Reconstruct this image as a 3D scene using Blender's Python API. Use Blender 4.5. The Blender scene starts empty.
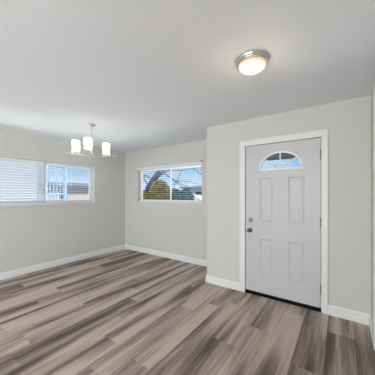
import bpy, bmesh, math, random
from mathutils import Vector, Matrix
PI = math.pi
SC = bpy.context.scene
COL = SC.collection

# ------------------------------------------------------------------ camera
cam_d = bpy.data.cameras.new('camera')
cam = bpy.data.objects.new('camera', cam_d)
COL.objects.link(cam)
SC.camera = cam
cam.location = (0, 0, 1.393)
cam.rotation_euler = (PI / 2, 0, math.radians(35.08))
cam_d.sensor_width = 36
cam_d.lens = 220 / 375 * 36
cam_d.shift_y = 6.5 / 375
cam_d.clip_start = 0.02
cam_d.clip_end = 500

# ------------------------------------------------------------------ view, sky, sun, added fill lamps
SC.view_settings.view_transform = 'Standard'
SC.view_settings.look = 'None'
SC.view_settings.gamma = 1
SC.view_settings.use_curve_mapping = False
SC.view_settings.exposure = 0.14

W = bpy.data.worlds.new('sky'); SC.world = W
W.use_nodes = True
nt = W.node_tree; nt.nodes.clear()
out = nt.nodes.new('ShaderNodeOutputWorld'); bg = nt.nodes.new('ShaderNodeBackground')
tc = nt.nodes.new('ShaderNodeTexCoord'); sep = nt.nodes.new('ShaderNodeSeparateXYZ')
rmp = nt.nodes.new('ShaderNodeValToRGB')
rmp.color_ramp.elements[0].position = 0.0; rmp.color_ramp.elements[0].color = (0.76, 0.86, 0.96, 1)
rmp.color_ramp.elements[1].position = 0.45; rmp.color_ramp.elements[1].color = (0.09, 0.28, 0.66, 1)
e = rmp.color_ramp.elements.new(0.05); e.color = (0.50, 0.69, 0.90, 1)
e = rmp.color_ramp.elements.new(0.14); e.color = (0.19, 0.41, 0.72, 1)
ns = nt.nodes.new('ShaderNodeTexNoise'); ns.inputs['Scale'].default_value = 2.2; ns.inputs['Detail'].default_value = 5
mp = nt.nodes.new('ShaderNodeMapping'); mp.inputs['Scale'].default_value = (1, 1, 3.5)
cr = nt.nodes.new('ShaderNodeValToRGB')
cr.color_ramp.elements[0].position = 0.44; cr.color_ramp.elements[0].color = (0, 0, 0, 1)
cr.color_ramp.elements[1].position = 0.72; cr.color_ramp.elements[1].color = (0.75, 0.75, 0.75, 1)
mx = nt.nodes.new('ShaderNodeMixRGB'); mx.inputs[2].default_value = (0.82, 0.88, 0.95, 1)
L = nt.links.new
L(tc.outputs['Generated'], sep.inputs[0]); L(sep.outputs['Z'], rmp.inputs[0])
L(tc.outputs['Generated'], mp.inputs[0]); L(mp.outputs[0], ns.inputs['Vector']); L(ns.outputs['Fac'], cr.inputs[0])
L(cr.outputs[0], mx.inputs[0]); L(rmp.outputs[0], mx.inputs[1]); L(mx.outputs[0], bg.inputs[0])
bg.inputs[1].default_value = 1.0
L(bg.outputs[0], out.inputs[0])

sun_d = bpy.data.lights.new('sun', 'SUN'); sun_d.energy = 5.5; sun_d.angle = 0.01
sun_d.color = (1.0, 0.95, 0.88)
sun = bpy.data.objects.new('sun', sun_d); COL.objects.link(sun)
sun.rotation_euler = Vector((-0.55, 0.45, -0.85)).to_track_quat('-Z', 'Y').to_euler()

def area(name, loc, direction, sx, sy, power, color):
    d = bpy.data.lights.new(name, 'AREA'); d.shape = 'RECTANGLE'; d.size = sx; d.size_y = sy
    d.energy = power; d.color = color
    o = bpy.data.objects.new(name, d); COL.objects.link(o)
    o.location = loc; o.rotation_euler = Vector(direction).to_track_quat('-Z', 'Y').to_euler()
    return o
# added fill lamp at an invented window behind the camera
area('fill_rear', (-2.1, -5.3, 1.30), (0, 1, 0.15), 3.7, 1.7, 142, (0.95, 0.98, 1.0))
# added fill lamps: at an invented side window, and outside below the window sills
area('fill_right', (0.20, -2.6, 1.45), (-1, 0.9, -0.10), 1.7, 1.2, 85, (0.95, 0.98, 1.0))
area('fill_left_outside', (-6.3, 1.85, 0.10), (0.9, 0, 0.8), 2.6, 1.6, 110, (0.93, 0.97, 1.0))
area('fill_far_outside', (-3.0, 6.4, 0.05), (0.0, -0.9, 0.7), 3.0, 1.6, 330, (0.93, 0.97, 1.0))

# ------------------------------------------------------------------ materials
def mat(name, color, rough=0.5, metal=0.0, bump=None, spec=0.5, var=None, emit=None, estr=0, alpha=None, trans=0):
    m = bpy.data.materials.new(name); m.use_nodes = True
    t = m.node_tree; b = t.nodes['Principled BSDF']
    b.inputs['Base Color'].default_value = (*color, 1)
    b.inputs['Roughness'].default_value = rough
    b.inputs['Metallic'].default_value = metal
    b.inputs['Specular IOR Level'].default_value = spec
    if trans: b.inputs['Transmission Weight'].default_value = trans
    co = t.nodes.new('ShaderNodeTexCoord')
    if bump:
        n = t.nodes.new('ShaderNodeTexNoise'); n.inputs['Scale'].default_value = bump[0]; n.inputs['Detail'].default_value = 3
        bm_ = t.nodes.new('ShaderNodeBump'); bm_.inputs['Strength'].default_value = bump[1]; bm_.inputs['Distance'].default_value = bump[2]
        t.links.new(co.outputs['Object'], n.inputs['Vector']); t.links.new(n.outputs['Fac'], bm_.inputs['Height'])
        t.links.new(bm_.outputs['Normal'], b.inputs['Normal'])
    if var:
        n = t.nodes.new('ShaderNodeTexNoise'); n.inputs['Scale'].default_value = var[0]; n.inputs['Detail'].default_value = 5
        r = t.nodes.new('ShaderNodeValToRGB')
        r.color_ramp.elements[0].position = 0.3; r.color_ramp.elements[0].color = (*var[1], 1)
        r.color_ramp.elements[1].position = 0.7; r.color_ramp.elements[1].color = (*var[2], 1)
        t.links.new(co.outputs['Object'], n.inputs['Vector']); t.links.new(n.outputs['Fac'], r.inputs[0])
        t.links.new(r.outputs[0], b.inputs['Base Color'])
    if emit:
        b.inputs['Emission Color'].default_value = (*emit, 1); b.inputs['Emission Strength'].default_value = estr
    return m

M = {}
M['wall'] = mat('wall_paint', (0.66, 0.655, 0.62), 0.75, bump=(160, 0.12, 0.004), spec=0.2)
M['ceiling'] = mat('ceiling_paint', (0.90, 0.925, 0.955), 0.8, bump=(120, 0.2, 0.006), spec=0.2)
M['trim'] = mat('trim_paint', (0.82, 0.82, 0.81), 0.42, bump=(30, 0.03, 0.002))
M['door'] = mat('door_paint', (0.585, 0.585, 0.592), 0.4, bump=(40, 0.05, 0.002))
M['vinyl'] = mat('window_vinyl', (0.84, 0.85, 0.85), 0.35, bump=(30, 0.02, 0.001))
M['slat'] = mat('blind_slat', (0.86, 0.88, 0.90), 0.5, bump=(50, 0.03, 0.001))
_t = M['slat'].node_tree                            # thin slats let some daylight through
_tl = _t.nodes.new('ShaderNodeBsdfTranslucent'); _tl.inputs[0].default_value = (0.92, 0.93, 0.97, 1)
_m = _t.nodes.new('ShaderNodeMixShader'); _m.inputs[0].default_value = 0.5
_o = [n for n in _t.nodes if n.type == 'OUTPUT_MATERIAL'][0]
_t.links.new(_t.nodes['Principled BSDF'].outputs[0], _m.inputs[1]); _t.links.new(_tl.outputs[0], _m.inputs[2]); _t.links.new(_m.outputs[0], _o.inputs[0])
M['nickel'] = mat('brushed_nickel', (0.62, 0.59, 0.56), 0.28, 1.0, bump=(200, 0.05, 0.001))
M['chrome'] = mat('polished_nickel', (0.86, 0.80, 0.76), 0.35, 0.7, bump=(90, 0.03, 0.001))
M['knob'] = mat('satin_metal', (0.22, 0.21, 0.20), 0.3, 1.0, bump=(120, 0.04, 0.001))
M['hinge'] = mat('hinge_metal', (0.20, 0.195, 0.19), 0.5, 0.6, bump=(120, 0.04, 0.001))
M['black'] = mat('black_rubber', (0.008, 0.008, 0.008), 0.8, bump=(80, 0.1, 0.002), spec=0.1)
M['plate'] = mat('outlet_plastic', (0.74, 0.735, 0.71), 0.4, bump=(60, 0.02, 0.001))
M['slot'] = mat('outlet_slot', (0.05, 0.05, 0.05), 0.6, bump=(60, 0.02, 0.001))
M['stucco_white'] = mat('white_stucco', (0.86, 0.86, 0.87), 0.9, bump=(30, 0.4, 0.02), var=(3, (0.82, 0.82, 0.84), (0.88, 0.88, 0.89)))
M['stucco_pink'] = mat('pink_stucco', (0.62, 0.50, 0.46), 0.9, var=(1.5, (0.58, 0.47, 0.44), (0.70, 0.58, 0.54)))
M['roof'] = mat('slate_shingles', (0.16, 0.19, 0.25), 0.9, var=(4, (0.12, 0.15, 0.20), (0.22, 0.26, 0.33)))
M['bluegrey'] = mat('blue_grey_reflection', (0.30, 0.38, 0.50), 0.8, var=(3, (0.26, 0.34, 0.46), (0.36, 0.44, 0.56)))
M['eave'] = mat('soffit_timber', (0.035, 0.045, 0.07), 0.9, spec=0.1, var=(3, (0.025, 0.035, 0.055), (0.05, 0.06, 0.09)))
M['gutter'] = mat('gutter_paint', (0.22, 0.30, 0.42), 0.5, bump=(20, 0.03, 0.002))
M['darkglass'] = mat('dark_glass', (0.03, 0.045, 0.06), 0.1, var=(2, (0.02, 0.03, 0.05), (0.06, 0.08, 0.10)))
M['bark'] = mat('bark', (0.05, 0.055, 0.08), 0.95, bump=(12, 0.8, 0.05), var=(6, (0.02, 0.025, 0.045), (0.045, 0.05, 0.075)))
M['twig'] = mat('twig_bark', (0.12, 0.12, 0.15), 0.9, var=(6, (0.08, 0.08, 0.11), (0.15, 0.15, 0.18)))
M['leaf_green'] = mat('leaf_green', (0.10, 0.16, 0.07), 1.0, spec=0.1, var=(3.5, (0.025, 0.06, 0.03), (0.17, 0.19, 0.05)))
M['leaf_gold'] = mat('leaf_gold', (0.4, 0.25, 0.1), 1.0, spec=0.1, var=(3.5, (0.16, 0.14, 0.04), (0.42, 0.17, 0.08)))
M['leaf_teal'] = mat('leaf_teal', (0.10, 0.16, 0.15), 1.0, spec=0.1, var=(2.5, (0.04, 0.09, 0.10), (0.10, 0.16, 0.14)))
M['lawn'] = mat('lawn', (0.13, 0.18, 0.08), 0.95, bump=(60, 0.6, 0.03), var=(1.2, (0.10, 0.15, 0.06), (0.22, 0.24, 0.11)))
M['concrete'] = mat('concrete', (0.50, 0.50, 0.49), 0.9, bump=(40, 0.2, 0.01), var=(2, (0.44, 0.44, 0.43), (0.56, 0.56, 0.55)))
M['asphalt'] = mat('asphalt', (0.16, 0.16, 0.17), 0.95, bump=(80, 0.4, 0.01), var=(2, (0.13, 0.13, 0.14), (0.20, 0.20, 0.21)))
M['car'] = mat('car_paint', (0.82, 0.82, 0.84), 0.2, var=(1, (0.80, 0.80, 0.82), (0.86, 0.86, 0.88)))
M['redlamp'] = mat('tail_lamp', (0.5, 0.05, 0.05), 0.3, bump=(30, 0.02, 0.001))

def glass_mat():
    m = bpy.data.materials.new('clear_glass'); m.use_nodes = True
    t = m.node_tree; t.nodes.clear()
    o = t.nodes.new('ShaderNodeOutputMaterial'); g = t.nodes.new('ShaderNodeBsdfGlossy'); tr = t.nodes.new('ShaderNodeBsdfTransparent')
    g.inputs['Roughness'].default_value = 0.02; tr.inputs[0].default_value = (0.95, 0.975, 0.98, 1)
    f = t.nodes.new('ShaderNodeFresnel'); f.inputs[0].default_value = 1.12
    mxs = t.nodes.new('ShaderNodeMixShader')
    t.links.new(f.outputs[0], mxs.inputs[0]); t.links.new(tr.outputs[0], mxs.inputs[1]); t.links.new(g.outputs[0], mxs.inputs[2])
    t.links.new(mxs.outputs[0], o.inputs[0])
    return m
M['glass'] = glass_mat()

def glow_mat(name, base, emit, s):
    """frosted lamp glass lit by its bulb"""
    m = bpy.data.materials.new(name); m.use_nodes = True
    t = m.node_tree; t.nodes.clear()
    o = t.nodes.new('ShaderNodeOutputMaterial'); a = t.nodes.new('ShaderNodeAddShader')
    d = t.nodes.new('ShaderNodeBsdfDiffuse'); d.inputs[0].default_value = (*base, 1)
    e_ = t.nodes.new('ShaderNodeEmission'); e_.inputs[1].default_value = s
    co = t.nodes.new('ShaderNodeTexCoord'); n = t.nodes.new('ShaderNodeTexNoise'); n.inputs['Scale'].default_value = 9
    r = t.nodes.new('ShaderNodeValToRGB')
    r.color_ramp.elements[0].color = (*[c * 0.92 for c in emit], 1); r.color_ramp.elements[1].color = (*emit, 1)
    t.links.new(co.outputs['Object'], n.inputs['Vector']); t.links.new(n.outputs['Fac'], r.inputs[0]); t.links.new(r.outputs[0], e_.inputs[0])
    t.links.new(d.outputs[0], a.inputs[0]); t.links.new(e_.outputs[0], a.inputs[1]); t.links.new(a.outputs[0], o.inputs[0])
    return m
M['shade'] = glow_mat('lit_frosted_shade', (0.6, 0.6, 0.58), (1.0, 0.93, 0.86), 0.22)
_t = M['shade'].node_tree                           # frosted glass lets its bulb's light through
_d = [n for n in _t.nodes if n.type == 'BSDF_DIFFUSE'][0]; _a = [n for n in _t.nodes if n.type == 'ADD_SHADER'][0]
_tl = _t.nodes.new('ShaderNodeBsdfTranslucent'); _tl.inputs[0].default_value = (0.75, 0.73, 0.70, 1)
_m = _t.nodes.new('ShaderNodeMixShader'); _m.inputs[0].default_value = 0.6
_t.links.new(_d.outputs[0], _m.inputs[1]); _t.links.new(_tl.outputs[0], _m.inputs[2]); _t.links.new(_m.outputs[0], _a.inputs[0])
def dome_mat():
    """frosted bowl: brightest where the bulbs sit behind the glass, warmer towards the rim"""
    m = glow_mat('lit_frosted_bowl', (0.42, 0.38, 0.32), (1.0, 0.86, 0.62), 0.7)
    t = m.node_tree
    e_ = [n for n in t.nodes if n.type == 'EMISSION'][0]
    co = [n for n in t.nodes if n.type == 'TEX_COORD'][0]
    s = t.nodes.new('ShaderNodeSeparateXYZ'); t.links.new(co.outputs['Object'], s.inputs[0])
    r = t.nodes.new('ShaderNodeValToRGB')
    mr = t.nodes.new('ShaderNodeMapRange'); mr.inputs[1].default_value = -0.115; mr.inputs[2].default_value = -0.045
    t.links.new(s.outputs['Z'], mr.inputs[0]); t.links.new(mr.outputs[0], r.inputs[0])
    r.color_ramp.elements[0].color = (1.1, 0.98, 0.78, 1); r.color_ramp.elements[0].position = 0.30
    r.color_ramp.elements[1].color = (0.42, 0.26, 0.12, 1); r.color_ramp.elements[1].position = 0.85
    t.links.new(r.outputs[0], e_.inputs[0]); e_.inputs[1].default_value = 1.0
    return m
M['bowl'] = dome_mat()

def floor_mat():
    m = bpy.data.materials.new('vinyl_plank'); m.use_nodes = True
    t = m.node_tree; b = t.nodes['Principled BSDF']; N = t.nodes.new; K = t.links.new
    co = N('ShaderNodeTexCoord'); sp = N('ShaderNodeSeparateXYZ'); K(co.outputs['Object'], sp.inputs[0])
    a = N('ShaderNodeAttribute'); a.attribute_name = 'seed'
    tn = N('ShaderNodeAttribute'); tn.attribute_name = 'tone'
    ac = N('ShaderNodeAttribute'); ac.attribute_name = 'across'
    def math_(op, x, y):
        n = N('ShaderNodeMath'); n.operation = op
        for i, v in enumerate((x, y)):
            if v is None: continue
            if isinstance(v, (int, float)): n.inputs[i].default_value = v
            else: K(v, n.inputs[i])
        return n.outputs[0]
    def noise(xs, ys, so, det=3, dist=0.0):
        v = N('ShaderNodeCombineXYZ')
        K(math_('MULTIPLY', sp.outputs['X'], xs), v.inputs[0]); K(math_('MULTIPLY', sp.outputs['Y'], ys), v.inputs[1])
        K(math_('ADD', math_('MULTIPLY', a.outputs['Fac'], 37.0), so), v.inputs[2])
        n = N('ShaderNodeTexNoise'); n.inputs['Scale'].default_value = 1; n.inputs['Detail'].default_value = det
        n.inputs['Distortion'].default_value = dist
        K(v.outputs[0], n.inputs['Vector']); return n.outputs['Fac']
    band = noise(6.5, 0.40, 0.0, 1.0, 0.35)
    gv = N('ShaderNodeCombineXYZ')
    K(math_('MULTIPLY', sp.outputs['X'], 5.2), gv.inputs[0]); K(math_('MULTIPLY', sp.outputs['Y'], 0.7), gv.inputs[1])
    gn = N('ShaderNodeTexNoise'); gn.inputs['Scale'].default_value = 1; gn.inputs['Detail'].default_value = 1
    K(gv.outputs[0], gn.inputs['Vector'])
    grain = noise(95.0, 3.0, 5.0, 4)
    fine = noise(26.0, 1.6, 9.0, 4, 0.6)
    v = math_('MULTIPLY', math_('SUBTRACT', band, 0.5), 2.0)
    v = math_('ADD', v, math_('MULTIPLY', math_('SUBTRACT', gn.outputs['Fac'], 0.5), 1.5))
    v = math_('ADD', v, math_('MULTIPLY', math_('SUBTRACT', fine, 0.5), 0.8))
    v = math_('ADD', v, math_('MULTIPLY', math_('SUBTRACT', grain, 0.5), 0.75))
    v = math_('ADD', v, math_('MULTIPLY', math_('SUBTRACT', ac.outputs['Fac'], 0.5), 0.40))
    v = math_('ADD', v, math_('ADD', math_('MULTIPLY', tn.outputs['Fac'], 0.5), 0.36))
    r = N('ShaderNodeValToRGB'); cr_ = r.color_ramp
    cr_.elements[0].position = 0.05; cr_.elements[0].color = (0.098, 0.069, 0.056, 1)
    cr_.elements[1].position = 0.95; cr_.elements[1].color = (0.60, 0.485, 0.42, 1)
    e1 = cr_.elements.new(0.35); e1.color = (0.225, 0.166, 0.139, 1)
    e2 = cr_.elements.new(0.65); e2.color = (0.42, 0.328, 0.278, 1)
    K(v, r.inputs[0]); K(r.outputs[0], b.inputs['Base Color'])
    b.inputs['Roughness'].default_value = 0.5; b.inputs['Specular IOR Level'].default_value = 0.35
    bp = N('ShaderNodeBump'); bp.inputs['Strength'].default_value = 0.15; bp.inputs['Distance'].default_value = 0.002
    K(grain, bp.inputs['Height']); K(bp.outputs[0], b.inputs['Normal'])
    return m
M['floor'] = floor_mat()

# ------------------------------------------------------------------ helpers
def box(bm, x0, x1, y0, y1, z0, z1):
    vs = [bm.verts.new(p) for p in [(x0,y0,z0),(x1,y0,z0),(x1,y1,z0),(x0,y1,z0),(x0,y0,z1),(x1,y0,z1),(x1,y1,z1),(x0,y1,z1)]]
    for f in [(0,3,2,1),(4,5,6,7),(0,1,5,4),(1,2,6,5),(2,3,7,6),(3,0,4,7)]:
        bm.faces.new([vs[i] for i in f])
def obj(name, bm, m, parent=None, bevel=0, smooth=False, kind=None, loc=None):
    me = bpy.data.meshes.new(name)
    bmesh.ops.recalc_face_normals(bm, faces=bm.faces[:])
    bm.to_mesh(me); bm.free()
    me.materials.append(M[m] if isinstance(m, str) else m)
    o = bpy.data.objects.new(name, me); COL.objects.link(o)
    if parent is not None: o.parent = parent
    if loc: o.location = loc
    if smooth:
        for p in me.polygons: p.use_smooth = True
    if bevel:
        md = o.modifiers.new('bevel', 'BEVEL'); md.width = bevel; md.segments = 2; md.limit_method = 'ANGLE'
    if kind: o['kind'] = kind
    return o
def boxes(name, L_, m, parent=None, bevel=0, kind=None, loc=None):
    bm = bmesh.new()
    for b in L_: box(bm, *b)
    return obj(name, bm, m, parent, bevel, kind=kind, loc=loc)
def lathe(bm, prof, seg=32, c=(0, 0, 0), axis='Z'):
    rings = []
    for r, h in prof:
        ring = []
        for i in range(seg):
            t = 2 * PI * i / seg
            p = (r * math.cos(t), r * math.sin(t), h)
            if axis == 'Y': p = (p[0], h, p[1])
            ring.append(bm.verts.new((p[0] + c[0], p[1] + c[1], p[2] + c[2])))
        rings.append(ring)
    for a, b in zip(rings, rings[1:]):
        for i in range(seg):
            j = (i + 1) % seg
            bm.faces.new([a[i], a[j], b[j], b[i]])
    for ring, r in ((rings[0], prof[0][0]), (rings[-1], prof[-1][0])):
        if r > 1e-4: bm.faces.new(ring)
def tube(bm, pts, rad, seg=8):
    """round bar through points; rad a number or one per point"""
    pts = [Vector(p) for p in pts]
    rs = rad if isinstance(rad, (list, tuple)) else [rad] * len(pts)
    rings = []
    for i, p in enumerate(pts):
        d = (pts[min(i + 1, len(pts) - 1)] - pts[max(i - 1, 0)]).normalized()
        up = Vector((0, 0, 1)) if abs(d.z) < 0.9 else Vector((1, 0, 0))
        s = d.cross(up).normalized(); u = s.cross(d)
        rings.append([bm.verts.new(p + (s * math.cos(2*PI*k/seg) + u * math.sin(2*PI*k/seg)) * rs[i]) for k in range(seg)])
    for a, b in zip(rings, rings[1:]):
        for i in range(seg):
            bm.faces.new([a[i], a[(i+1) % seg], b[(i+1) % seg], b[i]])
    bm.faces.new(rings[0]); bm.faces.new(rings[-1])
def thing(name, label, cat, loc=(0, 0, 0), group=None):
    o = bpy.data.objects.new(name, None); COL.objects.link(o); o.location = loc
    o.empty_display_size = 0.1
    return tag(o, label, cat, group)
def tag(o, label, cat, group=None):
    o['label'] = label; o['category'] = cat
    if group: o['group'] = group
    return o

XL, XR, YB, YD, YR, XC, H = -4.535, 0.251, 3.685, 3.03, -5.5, -1.754, 2.444
T = 0.15

# ------------------------------------------------------------------ floor of planks
PW = 0.2235
joints = {0: [2.64], 1: [1.965], 2: [2.81, 1.45], 3: [2.285], 4: [1.893], 5: [2.62, 1.1], 6: [2.45, 1.255], 7: [2.2, 1.0],
          8: [2.75, 1.3], 9: [1.60], 10: [1.96], 11: [3.2, 2.2, 0.84], 12: [2.455, 1.53], 13: [2.9, 0.77], 14: [1.217], 15: [3.0, 1.545],
          16: [1.714], 17: [2.53, 1.1], 18: [2.9, 1.30], 19: [2.0], 20: [3.0, 1.5], -1: [3.6, 1.6]}
tones = {0: [.34, .54], 1: [.34, .46], 2: [.80, .48, .5], 3: [.42, .66], 4: [.56, .42], 5: [.38, .42, .5], 6: [.36, .40, .72], 7: [.62, .56, .46],
         8: [.36, .40, .5], 9: [.56, .62], 10: [.60, .55], 11: [.46, .38, .6, .55], 12: [.42, .46, .52], 13: [.5, .46, .6], 14: [.55, .60],
         15: [.45, .5, .6], 16: [.46, .60], 17: [.38, .44, .55], 18: [.34, .42, .5], 19: [.36, .42], 20: [.4, .4, .5], -1: [.3, .38, .4]}
random.seed(4)
fb = bmesh.new()
L_seed = fb.faces.layers.float.new('seed'); L_tone = fb.faces.layers.float.new('tone')
L_ac = fb.verts.layers.float.new('across')
for k in range(-1, 21):
    x0 = max(-0.124 - PW * k, XL - 0.05); x1 = min(x0 + PW if k < 20 else -0.124 - PW * 19, XR + 0.05)
    if x1 <= x0: continue
    ys = joints.get(k, [2.0])[:]
    while ys[-1] > YR: ys.append(ys[-1] - random.uniform(1.15, 1.5))
    top = YB + 0.05
    tl = tones.get(k, [.5])
    for i, y in enumerate(ys):
        lo = max(y, YR - 0.05)
        g = 0.0007
        vs = []
        for (px, py, av) in ((x0 + g, lo + g, 0), (x1 - g, lo + g, 1), (x1 - g, top - g, 1), (x0 + g, top - g, 0)):
            v = fb.verts.new((px, py, 0.0)); v[L_ac] = av; vs.append(v)
        f = fb.faces.new(vs)
        f[L_seed] = random.random(); f[L_tone] = tl[i] if i < len(tl) else random.uniform(.36, .62)
        top = lo
bmesh.ops.recalc_face_normals(fb, faces=fb.faces[:])
for f in fb.faces:
    if f.normal.z < 0: f.normal_flip()
me = bpy.data.meshes.new('floor'); fb.to_mesh(me); fb.free(); me.materials.append(M['floor'])
fl = bpy.data.objects.new('floor', me); COL.objects.link(fl); fl['kind'] = 'structure'
fm = fl.modifiers.new('thickness', 'SOLIDIFY'); fm.thickness = 0.006; fm.offset = -1
boxes('floor', [(XL - T, XR + T, YR - T, YB + T, -0.12, -0.0065)], 'black', kind='structure')

# ------------------------------------------------------------------ shell
boxes('ceiling', [(XL - T, XR + T, YR - T, YB + T, H, H + 0.2)], 'ceiling', kind='structure')
LY0, LY1, LZ0, LZ1 = 0.85, 2.83, 1.20, 2.0       # left window opening
BX0, BX1, BZ0, BZ1 = -4.06, -2.25, 1.205, 2.0    # back window opening
DX0, DX1, DZ = -1.145, -0.183, 2.085             # front door rough opening
boxes('wall_left', [(XL - T, XL, YR, LY0, 0, H), (XL - T, XL, LY1, YB, 0, H), (XL - T, XL, LY0, LY1, 0, LZ0), (XL - T, XL, LY0, LY1, LZ1, H)], 'wall', kind='structure')
boxes('wall_back', [(XL - T, BX0, YB, YB + T, 0, H), (BX1, XC + T, YB, YB + T, 0, H), (BX0, BX1, YB, YB + T, 0, BZ0), (BX0, BX1, YB, YB + T, BZ1, H)], 'wall', kind='structure')
boxes('wall_return', [(XC, XC + T, YD + T, YB, 0, H)], 'wall', kind='structure')
boxes('wall_front', [(XC, DX0, YD, YD + T, 0, H), (DX1, XR, YD, YD + T, 0, H), (DX0, DX1, YD, YD + T, DZ, H)], 'wall', kind='structure')
CY0, CY1, CZ = 1.65, 2.56, 2.30                  # tall closet opening in the right wall
boxes('wall_right', [(XR, XR + T, CY1, YD + T, 0, H), (XR, XR + T, -1.7, CY0, 0, H), (XR, XR + T, YR, -3.5, 0, H), (XR, XR + T, -3.5, -1.7, 0, 0.85), (XR, XR + T, -3.5, -1.7, 2.05, H), (XR, XR + T, CY0, CY1, CZ, H)], 'wall', kind='structure')
RX0, RX1, RZ0, RZ1 = -4.0, -0.2, 0.45, 2.2
boxes('wall_rear', [(XL - T, RX0, YR - T, YR, 0, H), (RX1, XR + T, YR - T, YR, 0, H), (RX0, RX1, YR - T, YR, 0, RZ0), (RX0, RX1, YR - T, YR, RZ1, H)], 'wall', kind='structure')

# baseboards: stepped colonial profile swept along a line
PROF = [(0, 0), (0.018, 0), (0.018, 0.056), (0.012, 0.062), (0.012, 0.066), (0.015, 0.070), (0.015, 0.084), (0.008, 0.090), (0.008, 0.094), (0.011, 0.098), (0.006, 0.112), (0.0, 0.114)]
def baseboard(name, a, b, n, ma=0, mb=0):
    """from a to b, n = direction into the room; ma/mb lengthen the ends by profile depth (outer mitre +1, inner -1)"""
    a, b, n = Vector(a), Vector(b), Vector(n); d = (b - a).normalized()
    bm = bmesh.new(); r0 = []; r1 = []
    for (o_, z) in PROF:
        r0.append(bm.verts.new(a + n * o_ - d * o_ * ma + Vector((0, 0, z))))
        r1.append(bm.verts.new(b + n * o_ + d * o_ * mb + Vector((0, 0, z))))
    k = len(PROF)
    for i in range(k):
        bm.faces.new([r0[i], r1[i], r1[(i+1) % k], r0[(i+1) % k]])
    bm.faces.new(r0); bm.faces.new(r1)
    return obj(name, bm, 'trim', kind='structure')
baseboard('baseboard_left', (XL, YR, 0), (XL, YB, 0), (1, 0, 0), -1, -1)
baseboard('baseboard_back', (XL, YB, 0), (XC, YB, 0), (0, -1, 0), -1, -1)
baseboard('baseboard_return', (XC, YB, 0), (XC, YD, 0), (-1, 0, 0), -1, 1)
baseboard('baseboard_front', (XC, YD, 0), (-1.203, YD, 0), (0, -1, 0), 1, 0)
baseboard('baseboard_front', (-0.133, YD, 0), (XR, YD, 0), (0, -1, 0), 0, -1)
baseboard('baseboard_right', (XR, YD, 0), (XR, 2.63, 0), (-1, 0, 0), -1, 0)
baseboard('baseboard_right', (XR, CY0 - 0.07, 0), (XR, YR, 0), (-1, 0, 0), 0, -1)

# front door casing (trim) and jamb
def casing_bars(name, bars, bevel=0.004):
    return boxes(name, bars, 'trim', bevel=bevel, kind='structure')
cy = YD - 0.018
casing_bars('trim_door_casing', [
    (-1.203, -1.125, cy, YD, 0, 2.066), (-0.1985, -0.133, cy, YD, 0, 2.066), (-1.203, -0.133, cy, YD, 2.066, 2.146)])
casing_bars('trim_door_casing_bead', [
    (-1.203, -1.183, cy - 0.006, cy, 0, 2.1), (-0.153, -0.133, cy - 0.006, cy, 0, 2.1), (-1.203, -0.133, cy - 0.006, cy, 2.124, 2.146)], 0.003)
boxes('trim_door_jamb', [(-1.145, -1.127, YD, YD + T, 0, DZ), (-0.199, -0.183, YD, YD + T, 0, DZ), (-1.127, -0.199, YD, YD + T, 2.068, DZ),
                         (-1.127, -1.112, YD + 0.056, YD + 0.07, 0, 2.068), (-0.214, -0.199, YD + 0.056, YD + 0.07, 0, 2.068)], 'trim', kind='structure')
boxes('trim_door_threshold', [(-1.127, -0.199, YD - 0.004, YD + T, 0.0, 0.036)], 'black', kind='structure')
# closet opening in the right wall: casing, jamb, closed flush door
casing_bars('trim_closet_casing', [(XR - 0.018, XR, CY1 - 0.005, CY1 + 0.07, 0, 2.37), (XR - 0.018, XR, CY0 - 0.07, CY0 + 0.005, 0, 2.37),
                                   (XR - 0.018, XR, CY0 + 0.005, CY1 - 0.005, 2.295, 2.37)])
# ------------------------------------------------------------------ front door
def prism(bm, poly, y0, y1):
    """closed outline in XZ extruded along Y"""
    a = [bm.verts.new((x, y0, z)) for x, z in poly]; b = [bm.verts.new((x, y1, z)) for x, z in poly]
    n = len(poly)
    for i in range(n): bm.faces.new([a[i], a[(i+1) % n], b[(i+1) % n], b[i]])
    bm.faces.new(a); bm.faces.new(b)
FC, FZ, FR = -0.66, 1.722, 0.262                  # fanlight centre, base height, radius x
FRZ = 0.222
def arc(r, n=28, rz=None):
    rz = rz if rz else r * FRZ / FR
    return [(FC + r * math.cos(PI * i / n), FZ + rz * math.sin(PI * i / n)) for i in range(n + 1)]
door = bpy.data.objects.new('door_1', None); COL.objects.link(door); door.location = (-0.665, YD, 0); door['kind'] = 'structure'
def dobj(name, bm, m, parent=None, **k):
    bmesh.ops.translate(bm, verts=bm.verts[:], vec=(0.665, -YD, 0))
    return obj(name, bm, m, parent or door, **k)
DL, DR, DB, DT = -1.122, -0.2065, 0.042, 2.062
yf, yb = YD + 0.008, YD + 0.052
panels = [(-0.927, -0.757, 1.015, 1.612), (-0.565, -0.378, 1.015, 1.612), (-0.927, -0.757, 0.302, 0.786), (-0.565, -0.378, 0.302, 0.786)]
bm = bmesh.new()
# front skin around the fanlight and the four moulded panels, built as a grid of faces
out_arc = arc(FR, 28)
xs = sorted({DL, DR, *[p[0] for p in panels], *[p[1] for p in panels]})
zs = sorted({DB, *[p[2] for p in panels], *[p[3] for p in panels], FZ - 0.03})
def quad(bm, pts): bm.faces.new([bm.verts.new(p) for p in pts])
for i in range(len(xs) - 1):
    for j in range(len(zs) - 1):
        cx, cz = (xs[i] + xs[i+1]) / 2, (zs[j] + zs[j+1]) / 2
        if any(p[0] < cx < p[1] and p[2] < cz < p[3] for p in panels): continue
        quad(bm, [(xs[i], yf, zs[j]), (xs[i+1], yf, zs[j]), (xs[i+1], yf, zs[j+1]), (xs[i], yf, zs[j+1])])
def ring_face(bm, a, b, ya, yb_):
    for i in range(len(a)):
        j = (i + 1) % len(a)
        quad(bm, [(a[i][0], ya, a[i][1]), (a[j][0], ya, a[j][1]), (b[j][0], yb_, b[j][1]), (b[i][0], yb_, b[i][1])])
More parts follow.
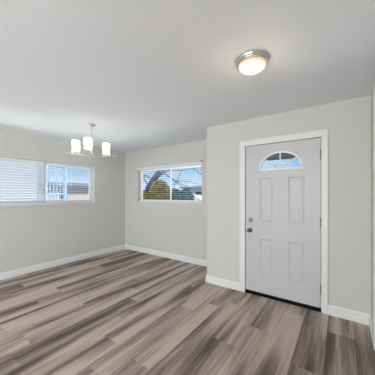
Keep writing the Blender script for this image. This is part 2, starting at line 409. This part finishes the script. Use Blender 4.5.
def rect(x0, x1, z0, z1, i=0): return [(x0+i, z0+i), (x1-i, z0+i), (x1-i, z1-i), (x0+i, z1-i)]
for p in panels:
    ring_face(bm, rect(*p), rect(*p, 0.006), yf, yf - 0.004)
    ring_face(bm, rect(*p, 0.006), rect(*p, 0.016), yf - 0.004, yf + 0.003)
    ring_face(bm, rect(*p, 0.016), rect(*p, 0.026), yf + 0.003, yf + 0.003)
    ring_face(bm, rect(*p, 0.026), rect(*p, 0.045), yf + 0.003, yf)
    q = rect(*p, 0.045); quad(bm, [(x, yf, z) for x, z in q])
# area above the panels with the half-round hole
zb = FZ - 0.03
n = 28
quad(bm, [(DL, yf, zb), (DR, yf, zb), (DR, yf, FZ), (DL, yf, FZ)])
for y_, in ((yf,),):
    for i in range(n):
        (xa, za), (xb, zb_) = out_arc[i], out_arc[i + 1]
        quad(bm, [(xa, y_, za), (xb, y_, zb_), (xb, y_, DT), (xa, y_, DT)])
    quad(bm, [(DL, y_, FZ), (FC - FR, y_, FZ), (FC - FR, y_, DT), (DL, y_, DT)])
    quad(bm, [(FC + FR, y_, FZ), (DR, y_, FZ), (DR, y_, DT), (FC + FR, y_, DT)])
# reveal of the hole, back skin and edges
for i in range(n):
    (xa, za), (xb, zb_) = out_arc[i], out_arc[i + 1]
    quad(bm, [(xa, yf, za), (xb, yf, zb_), (xb, yb, zb_), (xa, yb, za)])
    quad(bm, [(xa, yb, za), (xb, yb, zb_), (xb, yb, DT), (xa, yb, DT)])
quad(bm, [(FC - FR, yf, FZ), (FC + FR, yf, FZ), (FC + FR, yb, FZ), (FC - FR, yb, FZ)])
quad(bm, [(DL, yb, DB), (DR, yb, DB), (DR, yb, FZ), (DL, yb, FZ)])
quad(bm, [(DL, yb, FZ), (FC - FR, yb, FZ), (FC - FR, yb, DT), (DL, yb, DT)])
quad(bm, [(FC + FR, yb, FZ), (DR, yb, FZ), (DR, yb, DT), (FC + FR, yb, DT)])
for (xa, za, xb, zc) in ((DL, DB, DR, DB), (DL, DT, DR, DT), (DL, DB, DL, DT), (DR, DB, DR, DT)):
    quad(bm, [(xa, yf, za), (xb, yf, zc), (xb, yb, zc), (xa, yb, za)])
bmesh.ops.remove_doubles(bm, verts=bm.verts[:], dist=0.0002)
dobj('slab', bm, 'door')
# fanlight frame, muntins, glass
bm = bmesh.new()
def half_ring(bm, r0, r1, y0, y1, n=28):
    a, b = arc(r0, n), arc(r1, n)
    for i in range(n):
        for f in ([(a[i], y0), (a[i+1], y0), (b[i+1], y0), (b[i], y0)], [(a[i], y1), (a[i+1], y1), (b[i+1], y1), (b[i], y1)],
                  [(a[i], y0), (a[i+1], y0), (a[i+1], y1), (a[i], y1)], [(b[i], y0), (b[i+1], y0), (b[i+1], y1), (b[i], y1)]):
            quad(bm, [(p[0], y, p[1]) for p, y in f])
half_ring(bm, FR - 0.012, FR + 0.012, yf - 0.010, yf + 0.02)
box(bm, FC - FR - 0.012, FC + FR + 0.012, yf - 0.010, yf + 0.02, FZ - 0.018, FZ + 0.008)
bmesh.ops.remove_doubles(bm, verts=bm.verts[:], dist=0.0002)
fr = dobj('fanlight_frame', bm, 'trim')
bm = bmesh.new()
half_ring(bm, 0.078, 0.092, yf + 0.002, yf + 0.018, 20)
for ang in (40, 90, 140):
    t = math.radians(ang); d = Vector((math.cos(t), math.sin(t) * FRZ / FR)).normalized(); nn = Vector((-d.y, d.x)) * 0.0075
    p0 = Vector((FC + 0.085 * math.cos(t), FZ + 0.085 * FRZ / FR * math.sin(t))); p1 = Vector((FC + (FR - 0.012) * math.cos(t), FZ + (FRZ - 0.010) * math.sin(t)))
    prism(bm, [tuple(p0 + nn), tuple(p1 + nn), tuple(p1 - nn), tuple(p0 - nn)], yf + 0.002, yf + 0.018)
mu = dobj('muntins', bm, 'trim')
bm = bmesh.new(); prism(bm, arc(FR - 0.005, 28), yf + 0.020, yf + 0.024)
dobj('fanlight_glass', bm, 'glass')
# hardware
bm = bmesh.new()
lathe(bm, [(0.0, 0.0), (0.031, 0.0), (0.031, -0.008), (0.026, -0.012), (0.012, -0.014), (0.011, -0.030), (0.020, -0.036), (0.028, -0.048),
           (0.028, -0.060), (0.020, -0.068), (0.0, -0.071)], 28, (-1.055, yf, 0.888), 'Y')
dobj('door_knob', bm, 'knob', smooth=True)
bm = bmesh.new()
lathe(bm, [(0.0, 0.0), (0.031, 0.0), (0.031, -0.010), (0.024, -0.016), (0.0, -0.017)], 28, (-1.050, yf, 1.030), 'Y')
box(bm, -1.054, -1.046, yf - 0.034, yf - 0.012, 1.016, 1.044)
dobj('deadbolt', bm, 'knob')
bm = bmesh.new(); box(bm, -1.1265, -1.1215, yf - 0.004, yf + 0.03, 0.86, 0.915)
dobj('latch_plate', bm, 'knob')
for zc in (1.86, 1.06, 0.263):
    bm = bmesh.new()
    lathe(bm, [(0.0065, zc - 0.055), (0.0065, zc + 0.055)], 12, (-0.204, yf - 0.010, 0))
    for dz in (-0.058, 0.053): lathe(bm, [(0.0045, zc + dz), (0.0045, zc + dz + 0.005)], 12, (-0.204, yf - 0.010, 0))
    dobj('hinge', bm, 'hinge')
bm = bmesh.new(); box(bm, DL + 0.002, DR - 0.002, yf + 0.006, yb - 0.004, 0.0365, 0.0415)
dobj('door_sweep', bm, 'black')
# closet door
cd = bpy.data.objects.new('door_2', None); COL.objects.link(cd); cd['kind'] = 'structure'; cd.location = (XR + 0.02, 2.1, 0)
boxes('slab', [(0, 0.035, CY0 + 0.004 - 2.1, CY1 - 0.004 - 2.1, 0.008, CZ - 0.004)], 'door', cd)
bm = bmesh.new(); lathe(bm, [(0.0, -0.048), (0.014, -0.045), (0.018, -0.034), (0.008, -0.02), (0.008, 0.0)], 20, (0, 0, 0), 'Y')
bmesh.ops.rotate(bm, verts=bm.verts[:], cent=(0, 0, 0), matrix=Matrix.Rotation(-PI/2, 3, 'Z'))
bmesh.ops.translate(bm, verts=bm.verts[:], vec=(0, -0.36, 0.95))
obj('door_handle', bm, 'knob', cd, smooth=True)

# ------------------------------------------------------------------ windows
def window(n, axis, a0, a1, z0, z1, plane, depth, mull, sgn, fw=0.035):
    """slider window: outer vinyl frame, two sashes and panes. axis 'X': runs along X (normal Y)."""
    root = bpy.data.objects.new('window_%d' % n, None); COL.objects.link(root); root['kind'] = 'structure'
    def bx(u0, u1, v0, v1, w0, w1):
        v0, v1 = sorted((plane + sgn * v0, plane + sgn * v1))
        return (u0, u1, v0, v1, w0, w1) if axis == 'X' else (v0, v1, u0, u1, w0, w1)
    d0, d1 = depth, depth + 0.045
    boxes('window_frame', [bx(a0, a1, d0, d1, z0, z0 + fw), bx(a0, a1, d0, d1, z1 - fw, z1), bx(a0, a0 + fw, d0, d1, z0 + fw, z1 - fw), bx(a1 - fw, a1, d0, d1, z0 + fw, z1 - fw)], 'vinyl', root, 0.002)
    sw = 0.022
    for (s0, s1, off) in ((a0 + fw, mull + 0.018, 0.004), (mull - 0.018, a1 - fw, 0.022)):
        y0, y1 = d0 + off, d0 + off + 0.016
        s = boxes('sash', [bx(s0, s1, y0, y1, z0 + fw, z0 + fw + sw), bx(s0, s1, y0, y1, z1 - fw - sw, z1 - fw),
                           bx(s0, s0 + sw + .008, y0, y1, z0 + fw + sw, z1 - fw - sw), bx(s1 - sw - .008, s1, y0, y1, z0 + fw + sw, z1 - fw - sw)], 'vinyl', root)
        boxes('pane', [bx(s0 + sw, s1 - sw, y0 + .006, y0 + .010, z0 + fw + sw - .004, z1 - fw - sw + .004)], 'glass', s)
    return root
window(1, 'Y', LY0, LY1, LZ0, LZ1, XL, 0.085, 1.865, -1)
window(2, 'X', BX0, BX1, BZ0, BZ1, YB, 0.085, -3.115, 1)
window(4, 'Y', -3.5, -1.7, 0.85, 2.05, XR, 0.085, -2.6, 1)  # unseen window, invented as the opening for the side fill lamp
window(3, 'X', RX0, RX1, RZ0, RZ1, YR, 0.085, -2.1, -1)  # unseen rear window, added to bring light in from behind
boxes('trim_left_sill', [(XL - 0.085, XL + 0.030, LY0 - 0.02, LY1 + 0.022, LZ0 - 0.014, LZ0 + 0.010)], 'trim', bevel=0.003, kind='structure')
boxes('trim_back_sill', [(BX0 - 0.012, BX1 + 0.012, YB - 0.012, YB + 0.085, BZ0 - 0.012, BZ0 + 0.008)], 'trim', bevel=0.003, kind='structure')

def blind(label, axis, a0, a1, z0, z1, plane, off, sgn, tilt, group, valance=None, pitch=0.0455):
    mid = (a0 + a1) / 2
    p = plane + sgn * off
    base = (mid, p, z0) if axis == 'X' else (p, mid, z0)
    root = thing('window_blind', label, 'blind', base, group)
    def bx(u0, u1, v0, v1, w0, w1):
        v0, v1 = sorted((sgn * v0, sgn * v1))
        return (u0 - mid, u1 - mid, v0, v1, w0 - z0, w1 - z0) if axis == 'X' else (v0, v1, u0 - mid, u1 - mid, w0 - z0, w1 - z0)
    boxes('headrail', [bx(a0, a1, -0.02, 0.02, z1 - 0.034, z1)], 'vinyl', root, 0.002)
    bm = bmesh.new()
    n = int((z1 - z0 - 0.055) / pitch)
    for i in range(n):
        zc = z1 - 0.052 - i * pitch
        c, s = math.cos(tilt) * 0.023, math.sin(tilt) * 0.023
        hw = 0.0009
        for (va, wa, vb, wb) in ((-c, s, 0, 0.0016), (0, 0.0016, c, -s)):   # slightly crowned slat
            pts = []
            for u in (a0 + 0.004, a1 - 0.004):
                for (v, w) in ((va, wa - hw), (vb, wb - hw), (vb, wb + hw), (va, wa + hw)):
                    pts.append(bm.verts.new((u - mid, sgn * v, zc + w - z0) if axis == 'X' else (sgn * v, u - mid, zc + w - z0)))
            for f in ((0,1,2,3), (7,6,5,4), (0,4,5,1), (1,5,6,2), (2,6,7,3), (3,7,4,0)):
                bm.faces.new([pts[k] for k in f])
    obj('slats', bm, 'slat', root)
    boxes('bottom_rail', [bx(a0 + 0.003, a1 - 0.003, -0.024, 0.024, z0 + 0.002, z0 + 0.016)], 'vinyl', root, 0.002)
    for u in (a0 + 0.14, (a0 + a1) / 2, a1 - 0.14):
        boxes('lift_cord', [bx(u - 0.0012, u + 0.0012, -0.0245, -0.0221, z0 + 0.010, z1 - 0.03)], 'slat', root)
    bm = bmesh.new(); u = a1 - 0.07
    w0 = (u - mid, sgn * -0.032, z1 - z0 - 0.03) if axis == 'X' else (sgn * -0.032, u - mid, z1 - z0 - 0.03)
    tube(bm, [w0, (w0[0], w0[1], w0[2] - 0.45)], 0.003, 8)
    obj('tilt_wand', bm, 'glass', root)
    if valance:
        u0, u1, v0, v1, w0_, w1_ = valance
        boxes('valance', [bx(u0, u1, v0 - off, v1 - off, w0_, w1_)], 'vinyl', root, 0.004)
        boxes('valance_clip', [bx(u1 - 0.03, u1 + 0.004, v0 - off - 0.004, v1 - off, w1_, w1_ + 0.03)], 'hinge', root, 0.002)
    return root
blind('white slat blind on the left wall window, left half, glowing almost white', 'Y', LY0 + 0.01, 1.835, LZ0 + 0.012, LZ1 - 0.002, XL, 0.042, -1, 0.85, 'white slat blinds')
blind('white slat blind on the left wall window, right half, house roof seen through it', 'Y', 1.875, LY1 - 0.05, LZ0 + 0.012, LZ1 - 0.002, XL, 0.042, -1, 0.10, 'white slat blinds')
blind('white slat blind with valance on the far wall window, tree seen through it', 'X', BX0 + 0.01, BX1 - 0.008, BZ0 + 0.010, BZ1 - 0.002, YB, 0.042, 1, 0.0, 'white slat blinds',
      valance=(BX0 - 0.012, BX1 + 0.02, -0.020, -0.001, 1.976, 2.022))

# ------------------------------------------------------------------ outlet
ot = thing('power_outlet', 'small white power outlet low on the left wall near the far corner', 'outlet', (XL, 3.01, 0.39))
boxes('cover_plate', [(0, 0.005, -0.036, 0.036, -0.058, 0.058)], 'plate', ot, 0.002)
for dz in (-0.024, 0.024):
    bm = bmesh.new(); lathe(bm, [(0.0, 0.0), (0.017, 0.0), (0.017, 0.007), (0.0, 0.0072)], 20, (0, 0, 0), 'Y')
    bmesh.ops.rotate(bm, verts=bm.verts[:], cent=(0, 0, 0), matrix=Matrix.Rotation(-PI/2, 3, 'Z'))
    s = obj('socket', bm, 'plate', ot, loc=(0, 0, dz))
    boxes('slot', [(0.0072, 0.0078, -0.0075, -0.0055, -0.002, 0.007), (0.0072, 0.0078, 0.0055, 0.0075, -0.002, 0.007), (0.0072, 0.0078, -0.002, 0.002, -0.011, -0.007)], 'slot', s)

# ------------------------------------------------------------------ flush ceiling lamp
FS = 0.79
fx = thing('ceiling_lamp', 'round brushed-nickel flush ceiling lamp with glowing frosted glass bowl', 'ceiling lamp', (-0.577, 1.705, H))
fx.scale = (FS, FS, FS)
bm = bmesh.new()
lathe(bm, [(0.0, 0.0), (0.158, 0.0), (0.162, -0.006), (0.158, -0.016), (0.150, -0.022), (0.156, -0.030), (0.158, -0.040), (0.152, -0.048), (0.140, -0.050), (0.138, -0.044)], 48)
obj('nickel_rim', bm, 'nickel', fx, smooth=True)
bm = bmesh.new()
lathe(bm, [(0.137, -0.046), (0.134, -0.060), (0.122, -0.078), (0.100, -0.095), (0.070, -0.107), (0.035, -0.113), (0.0, -0.115)], 48)
obj('glass_bowl', bm, 'bowl', fx, smooth=True)
bm = bmesh.new()
lathe(bm, [(0.0, -0.112), (0.014, -0.114), (0.015, -0.119), (0.008, -0.123), (0.010, -0.129), (0.006, -0.136), (0.0, -0.138)], 20)
obj('finial', bm, 'nickel', fx, smooth=True)
pl = bpy.data.lights.new('ceiling_lamp_bulb', 'POINT'); pl.energy = 1.1; pl.color = (1.0, 0.88, 0.68); pl.shadow_soft_size = 0.10
po = bpy.data.objects.new('ceiling_lamp_bulb', pl); COL.objects.link(po); po.location = (-0.577, 1.70, H - 0.26)

# ------------------------------------------------------------------ chandelier
CH = (-3.10, 1.888)
ch = thing('chandelier', 'three-light nickel chandelier with glowing cylinder shades and curved arms', 'chandelier', (CH[0], CH[1], H))
bm = bmesh.new(); lathe(bm, [(0.0, 0.0), (0.058, 0.0), (0.058, -0.016), (0.050, -0.020), (0.010, -0.022), (0.008, -0.034), (0.0, -0.034)], 32)
obj('canopy', bm, 'nickel', ch, smooth=True)
bm = bmesh.new(); tube(bm, [(0, 0, -0.03), (0, 0, -0.30)], 0.0055, 10)
obj('stem', bm, 'nickel', ch, smooth=True)
bm = bmesh.new(); lathe(bm, [(0.0, -0.285), (0.010, -0.285), (0.016, -0.295), (0.016, -0.470), (0.024, -0.478), (0.024, -0.500), (0.014, -0.506), (0.010, -0.520), (0.0, -0.524)], 24)
obj('column', bm, 'chrome', ch, smooth=True)
view = math.atan2(-CH[1], -CH[0])                   # direction from chandelier to the viewer side of the room
# azimuth of each arm measured from that direction: one towards the viewer, two away left and right
for k, off in enumerate((-12, 98, 267)):
    a = view + math.radians(off)
    bm = bmesh.new()
    pts = []
    for i in range(15):
        u = i / 14
        r = 0.015 + u * 0.345
        th = a + 0.95 * (0.57 - u) * math.sin(PI * min(1, u * 1.0)) * 0.8
        z = -0.500 + 0.055 * math.sin(u * PI * 0.5)
        pts.append((r, th, z))
    cen = [Vector((r * math.cos(t), r * math.sin(t), z)) for r, t, z in pts]
    rings = []
    for i, c in enumerate(cen):
        d = (cen[min(i+1, 14)] - cen[max(i-1, 0)]).normalized(); s = d.cross(Vector((0, 0, 1))).normalized()
        w = 0.009; h_ = 0.006
        rings.append([bm.verts.new(c + s * w * p + Vector((0, 0, h_ * q))) for p, q in ((-1, -1), (1, -1), (1, 1), (-1, 1))])
    for p, q in zip(rings, rings[1:]):
        for i in range(4): bm.faces.new([p[i], p[(i+1) % 4], q[(i+1) % 4], q[i]])
    bm.faces.new(rings[0]); bm.faces.new(rings[-1])
    arm = obj('arm', bm, 'chrome', ch, bevel=0.002)
    sr, st, sz = pts[8]
    sx, sy = sr * math.cos(st), sr * math.sin(st)
    bm = bmesh.new(); lathe(bm, [(0.0, sz + 0.003), (0.030, sz + 0.004), (0.044, sz + 0.012), (0.046, sz + 0.018), (0.0, sz + 0.018)], 24, (sx, sy, 0))
    obj('shade_holder', bm, 'nickel', arm, smooth=True)
    bm = bmesh.new(); lathe(bm, [(0.050, sz + 0.018), (0.056, sz + 0.019), (0.056, sz + 0.195)], 32, (sx, sy, 0))
    sh = obj('lamp_shade', bm, 'shade', ch, smooth=False)
    for p in sh.data.polygons: p.use_smooth = True
    sh.data.polygons[-1].use_smooth = False
    pl = bpy.data.lights.new('chandelier_bulb', 'POINT'); pl.energy = 0.75; pl.color = (1.0, 0.96, 0.91); pl.shadow_soft_size = 0.025
    po = bpy.data.objects.new('chandelier_bulb', pl); COL.objects.link(po); po.location = (CH[0] + sx, CH[1] + sy, H + sz + 0.14)

# ------------------------------------------------------------------ outside
G = -0.18
boxes('ground_lawn', [(-70, 40, -40, YR - T - 0.01, G - 0.2, G), (-70, XL - T - 0.01, YR - T - 0.01, 13, G - 0.2, G), (XL - T - 0.01, 40, YB + T + 0.01, 13, G - 0.2, G)], 'lawn', kind='structure')
boxes('ground_front_path', [(-1.9, 0.3, YB + T + 0.02, 11.2, G, G + 0.05)], 'concrete', kind='structure')
boxes('ground_sidewalk', [(-70, 40, 11.2, 13, G, G + 0.04)], 'concrete', kind='structure')
boxes('ground_street', [(-70, 40, 13, 21, G - 0.2, G - 0.06)], 'asphalt', kind='structure')
boxes('ground_far_side', [(-70, 40, 21, 90, G - 0.2, G)], 'lawn', kind='structure')
boxes('foundation', [(XL - T, XR + T, YR - T, YB + T, G, -0.121)], 'concrete', kind='structure')
# eave of this house along the street side
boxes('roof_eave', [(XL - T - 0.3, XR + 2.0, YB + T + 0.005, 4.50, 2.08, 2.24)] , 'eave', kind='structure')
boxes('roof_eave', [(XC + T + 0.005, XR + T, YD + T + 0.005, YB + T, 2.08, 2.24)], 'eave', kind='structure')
boxes('trim_gutter', [(XL - T - 0.3, XR + 2.0, 4.50, 4.58, 2.05, 2.13)], 'gutter', bevel=0.01, kind='structure')

def house(name, label, x0, x1, y0, y1, h, ridge, wallm, roofm, along='Y', wins=(), over=0.5):
    root = thing(name, label, 'house', ((x0+x1)/2, (y0+y1)/2, G))
    cx, cy_ = (x0+x1)/2, (y0+y1)/2
    boxes('walls', [(x0-cx, x1-cx, y0-cy_, y1-cy_, 0, h)], wallm, root)
    bm = bmesh.new()
    X0, X1, Y0, Y1 = x0-cx-over, x1-cx+over, y0-cy_-over, y1-cy_+over
    if along == 'Y': e0, e1 = (0, Y0 + 0.3, ridge), (0, Y1 - 0.3, ridge)
    else: e0, e1 = (X0 + 0.3, 0, ridge), (X1 - 0.3, 0, ridge)
    lo = [bm.verts.new(p) for p in ((X0,Y0,h+.01),(X1,Y0,h+.01),(X1,Y1,h+.01),(X0,Y1,h+.01))]
    hi = [bm.verts.new(p) for p in ((X0,Y0,h+.15),(X1,Y0,h+.15),(X1,Y1,h+.15),(X0,Y1,h+.15))]
    a, b = bm.verts.new(e0), bm.verts.new(e1)
    bm.faces.new(lo)
    for i in range(4): bm.faces.new([lo[i], lo[(i+1)%4], hi[(i+1)%4], hi[i]])
    if along == 'Y':
        bm.faces.new([hi[0], hi[1], a]); bm.faces.new([hi[2], hi[3], b]); bm.faces.new([hi[1], hi[2], b, a]); bm.faces.new([hi[3], hi[0], a, b])
    else:
        bm.faces.new([hi[3], hi[0], a]); bm.faces.new([hi[1], hi[2], b]); bm.faces.new([hi[0], hi[1], b, a]); bm.faces.new([hi[2], hi[3], a, b])
    obj('roof', bm, roofm, root)
    for (side, u0, u1, w0, w1) in wins:
        if side == 'E':
            f = boxes('window', [(x1-cx, x1-cx+.05, u0-cy_, u1-cy_, w0, w1)], 'vinyl', root)
            boxes('pane', [(x1-cx+.05, x1-cx+.06, u0-cy_+.08, u1-cy_-.08, w0+.08, w1-.08)], 'darkglass', f)
        else:
            f = boxes('window', [(u0-cx, u1-cx, y0-cy_-.05, y0-cy_, w0, w1)], 'vinyl', root)
            boxes('pane', [(u0-cx+.08, u1-cx-.08, y0-cy_-.06, y0-cy_-.05, w0+.08, w1-.08)], 'darkglass', f)
    return root
house('house', 'near white stucco house seen through the left wall window', -17, -9.2, -7, 3.45, 3.15, 3.3, 'stucco_white', 'stucco_white', 'Y', over=0.02)
house('house', 'pinkish stucco house with slate roof beyond the left wall window', -30, -22.5, 8.5, 16.0, 2.30, 2.95, 'stucco_pink', 'roof', 'Y', [('E', 10.2, 11.2, 1.0, 1.9), ('E', 13.3, 14.4, 1.0, 1.9)])
house('house', 'white house across the street seen through the far window', -22.0, -14.0, 30, 38, 2.5, 3.1, 'stucco_white', 'roof', 'X', [('S', -19.5, -18.2, 1.0, 2.0), ('S', -16.6, -15.4, 1.0, 2.0)])
# battens added in place of reflections in the left window
sc = thing('reflection_battens', 'added blue-grey battens standing in for reflections in the left wall window', 'stand-in', (-7.0, 3.1, G))
bm = bmesh.new()
for i in range(6): box(bm, -0.015, 0.015, -0.25 + i * 0.095, -0.222 + i * 0.095, 0.15, 2.5)
obj('battens', bm, 'bluegrey', sc)
boxes('rail', [(0.015, 0.045, -0.27, 0.28, 1.55, 1.61)], 'bluegrey', sc); boxes('rail', [(0.015, 0.045, -0.27, 0.28, 2.40, 2.46)], 'bluegrey', sc)
boxes('rail', [(0.015, 0.045, -0.27, 0.28, 0.3, 0.36)], 'bluegrey', sc)
boxes('post', [(0.045, 0.10, -0.30, -0.24, 0, 2.5)], 'bluegrey', sc); boxes('post', [(0.045, 0.10, 0.24, 0.30, 0, 2.5)], 'bluegrey', sc)

# bare leaning tree
random.seed(11)
tr = thing('tree', 'bare leaning tree with dark trunk outside the far window', 'tree', (-11.2, 10.7, G))
bm = bmesh.new()
trunk = [Vector(p) for p in ((0, 0, 0), (0.05, 0, 0.9), (0.45, -0.02, 1.93), (1.0, -0.05, 2.50), (1.5, -0.05, 3.02), (2.4, 0, 4.0))]
tube(bm, trunk, [0.28, 0.25, 0.23, 0.21, 0.18, 0.11], 12)
obj('trunk', bm, 'bark', tr, smooth=True)
bm = bmesh.new()
def branch(bm, p, d, ln, r, lvl):
    pts = [Vector(p)]; d = Vector(d).normalized()
    for i in range(5):
        d = (d + Vector((random.uniform(-.22, .22), random.uniform(-.22, .22), random.uniform(-.2, .14)))).normalized()
        pts.append(pts[-1] + d * ln / 5)
    tube(bm, pts, [r * (1 - 0.16 * i) for i in range(6)], 6)
    if lvl > 0:
        for i in (2, 3, 4, 5):
            s = Vector((random.uniform(-1, 1), random.uniform(-.8, .8), random.uniform(-.5, .6)))
            branch(bm, pts[i], d + s, ln * 0.6, r * 0.5, lvl - 1)
for (q, d, ln) in ((3, (1, 0.0, 0.35), 3.6), (3, (-1, -0.2, 0.6), 2.2), (4, (1, 0.2, 0.15), 4.2), (4, (0.9, -0.5, -0.05), 3.6), (5, (1, 0.3, 0.4), 3.0), (2, (-0.8, 0.1, 0.9), 2.2)):
    branch(bm, trunk[q], d, ln, 0.055, 2)
obj('branches', bm, 'twig', tr)

def leaves(bm, c, rx, ry, rz, n, s):
    for i in range(n):
        while True:
            v = Vector((random.uniform(-1, 1), random.uniform(-1, 1), random.uniform(-1, 1)))
            if v.length < 1: break
        p = Vector((c[0] + v.x * rx, c[1] + v.y * ry, c[2] + v.z * rz))
        u = Vector((random.gauss(0, 1), random.gauss(0, 1), random.gauss(0, 1))).normalized()
        w = u.orthogonal().normalized(); q = s * random.uniform(.6, 1.2)
        a, b_, c_, d_ = (bm.verts.new(p - u*q), bm.verts.new(p + w*q*.5 + u*q*.1), bm.verts.new(p + u*q), bm.verts.new(p - w*q*.5 + u*q*.1))
        bm.faces.new([a, b_, c_, d_])
def shrub(label, loc, r, h, m, n, s, m2=None):
    t = thing('shrub', label, 'shrub', (loc[0], loc[1], G), 'shrubs in the front garden')
    bm = bmesh.new()
    for i in range(7):
        a = i * 0.9; tube(bm, [(0.05*math.cos(a), 0.05*math.sin(a), 0), (r*.3*math.cos(a), r*.3*math.sin(a), h*.45), (r*.55*math.cos(a), r*.55*math.sin(a), h*.8)], [.025, .018, .008], 6)
    obj('stems', bm, 'twig', t)
    bm = bmesh.new(); leaves(bm, (0, 0, h * .55), r, r, h * .45, n, s); obj('foliage', bm, m, t)
    if m2:
        bm = bmesh.new(); leaves(bm, (0, 0, h * .6), r * 1.02, r * 1.02, h * .42, n // 3, s); obj('foliage', bm, m2, t)
shrub('gold and green leafy shrub beside the leaning tree outside the far window', (-7.35, 8.1), 0.60, 2.25, 'leaf_green', 5500, 0.055, 'leaf_gold')
shrub('low green shrub under the leaning tree, left of the golden shrub', (-8.35, 7.9), 0.35, 1.75, 'leaf_green', 2500, 0.05, 'leaf_gold')
shrub('blue-green shrub in front of the street, right of the golden shrub', (-6.4, 8.9), 0.5, 1.85, 'leaf_teal', 2500, 0.05)
# street trees far away
def street_tree(label, x, y, h, r):
    t = thing('tree', label, 'tree', (x, y, G), 'trees across the street')
    bm = bmesh.new(); tube(bm, [(0, 0, 0), (0.05, 0, h * .5), (0, 0, h * .8)], [.2, .15, .05], 8); obj('trunk', bm, 'bark', t)
    bm = bmesh.new(); leaves(bm, (0, 0, h * .62), r, r, h * .36, 1500, 0.22); obj('crown', bm, 'leaf_teal', t)
street_tree('round blue-green tree across the street, seen leftmost behind the bare tree', -26.0, 27, 2.6, 2.0)
street_tree('round blue-green tree across the street, behind the golden shrub', -21.9, 27, 2.5, 1.7)

# parked car across the street
car = thing('car', 'white parked car across the street seen through the far window', 'car', (-15.3, 23.0, G))
prof = [(-2.2, .35), (-2.25, .75), (-2.1, .95), (-1.5, 1.0), (-1.0, 1.45), (0.6, 1.48), (1.25, 1.02), (2.05, .90), (2.25, .70), (2.25, .35)]
bm = bmesh.new(); prism(bm, prof, -0.88, 0.88)
obj('body', bm, 'car', car, bevel=0.05)
boxes('side_windows', [(-0.95, -0.2, -0.895, -0.88, 1.05, 1.36), (-0.1, 0.6, -0.895, -0.88, 1.05, 1.36)], 'darkglass', car)
for x in (-1.4, 1.4):
    for y in (-0.8, 0.8):
        bm = bmesh.new(); lathe(bm, [(0.0, -0.1), (0.28, -0.1), (0.33, -0.07), (0.33, 0.07), (0.28, 0.1), (0.0, 0.1)], 20, (0, 0, 0), 'Y')
        obj('wheel', bm, 'black', car, loc=(x, y, 0.33))
boxes('tail_lamp', [(-2.27, -2.2, -0.86, -0.55, .72, .88)], 'redlamp', car)
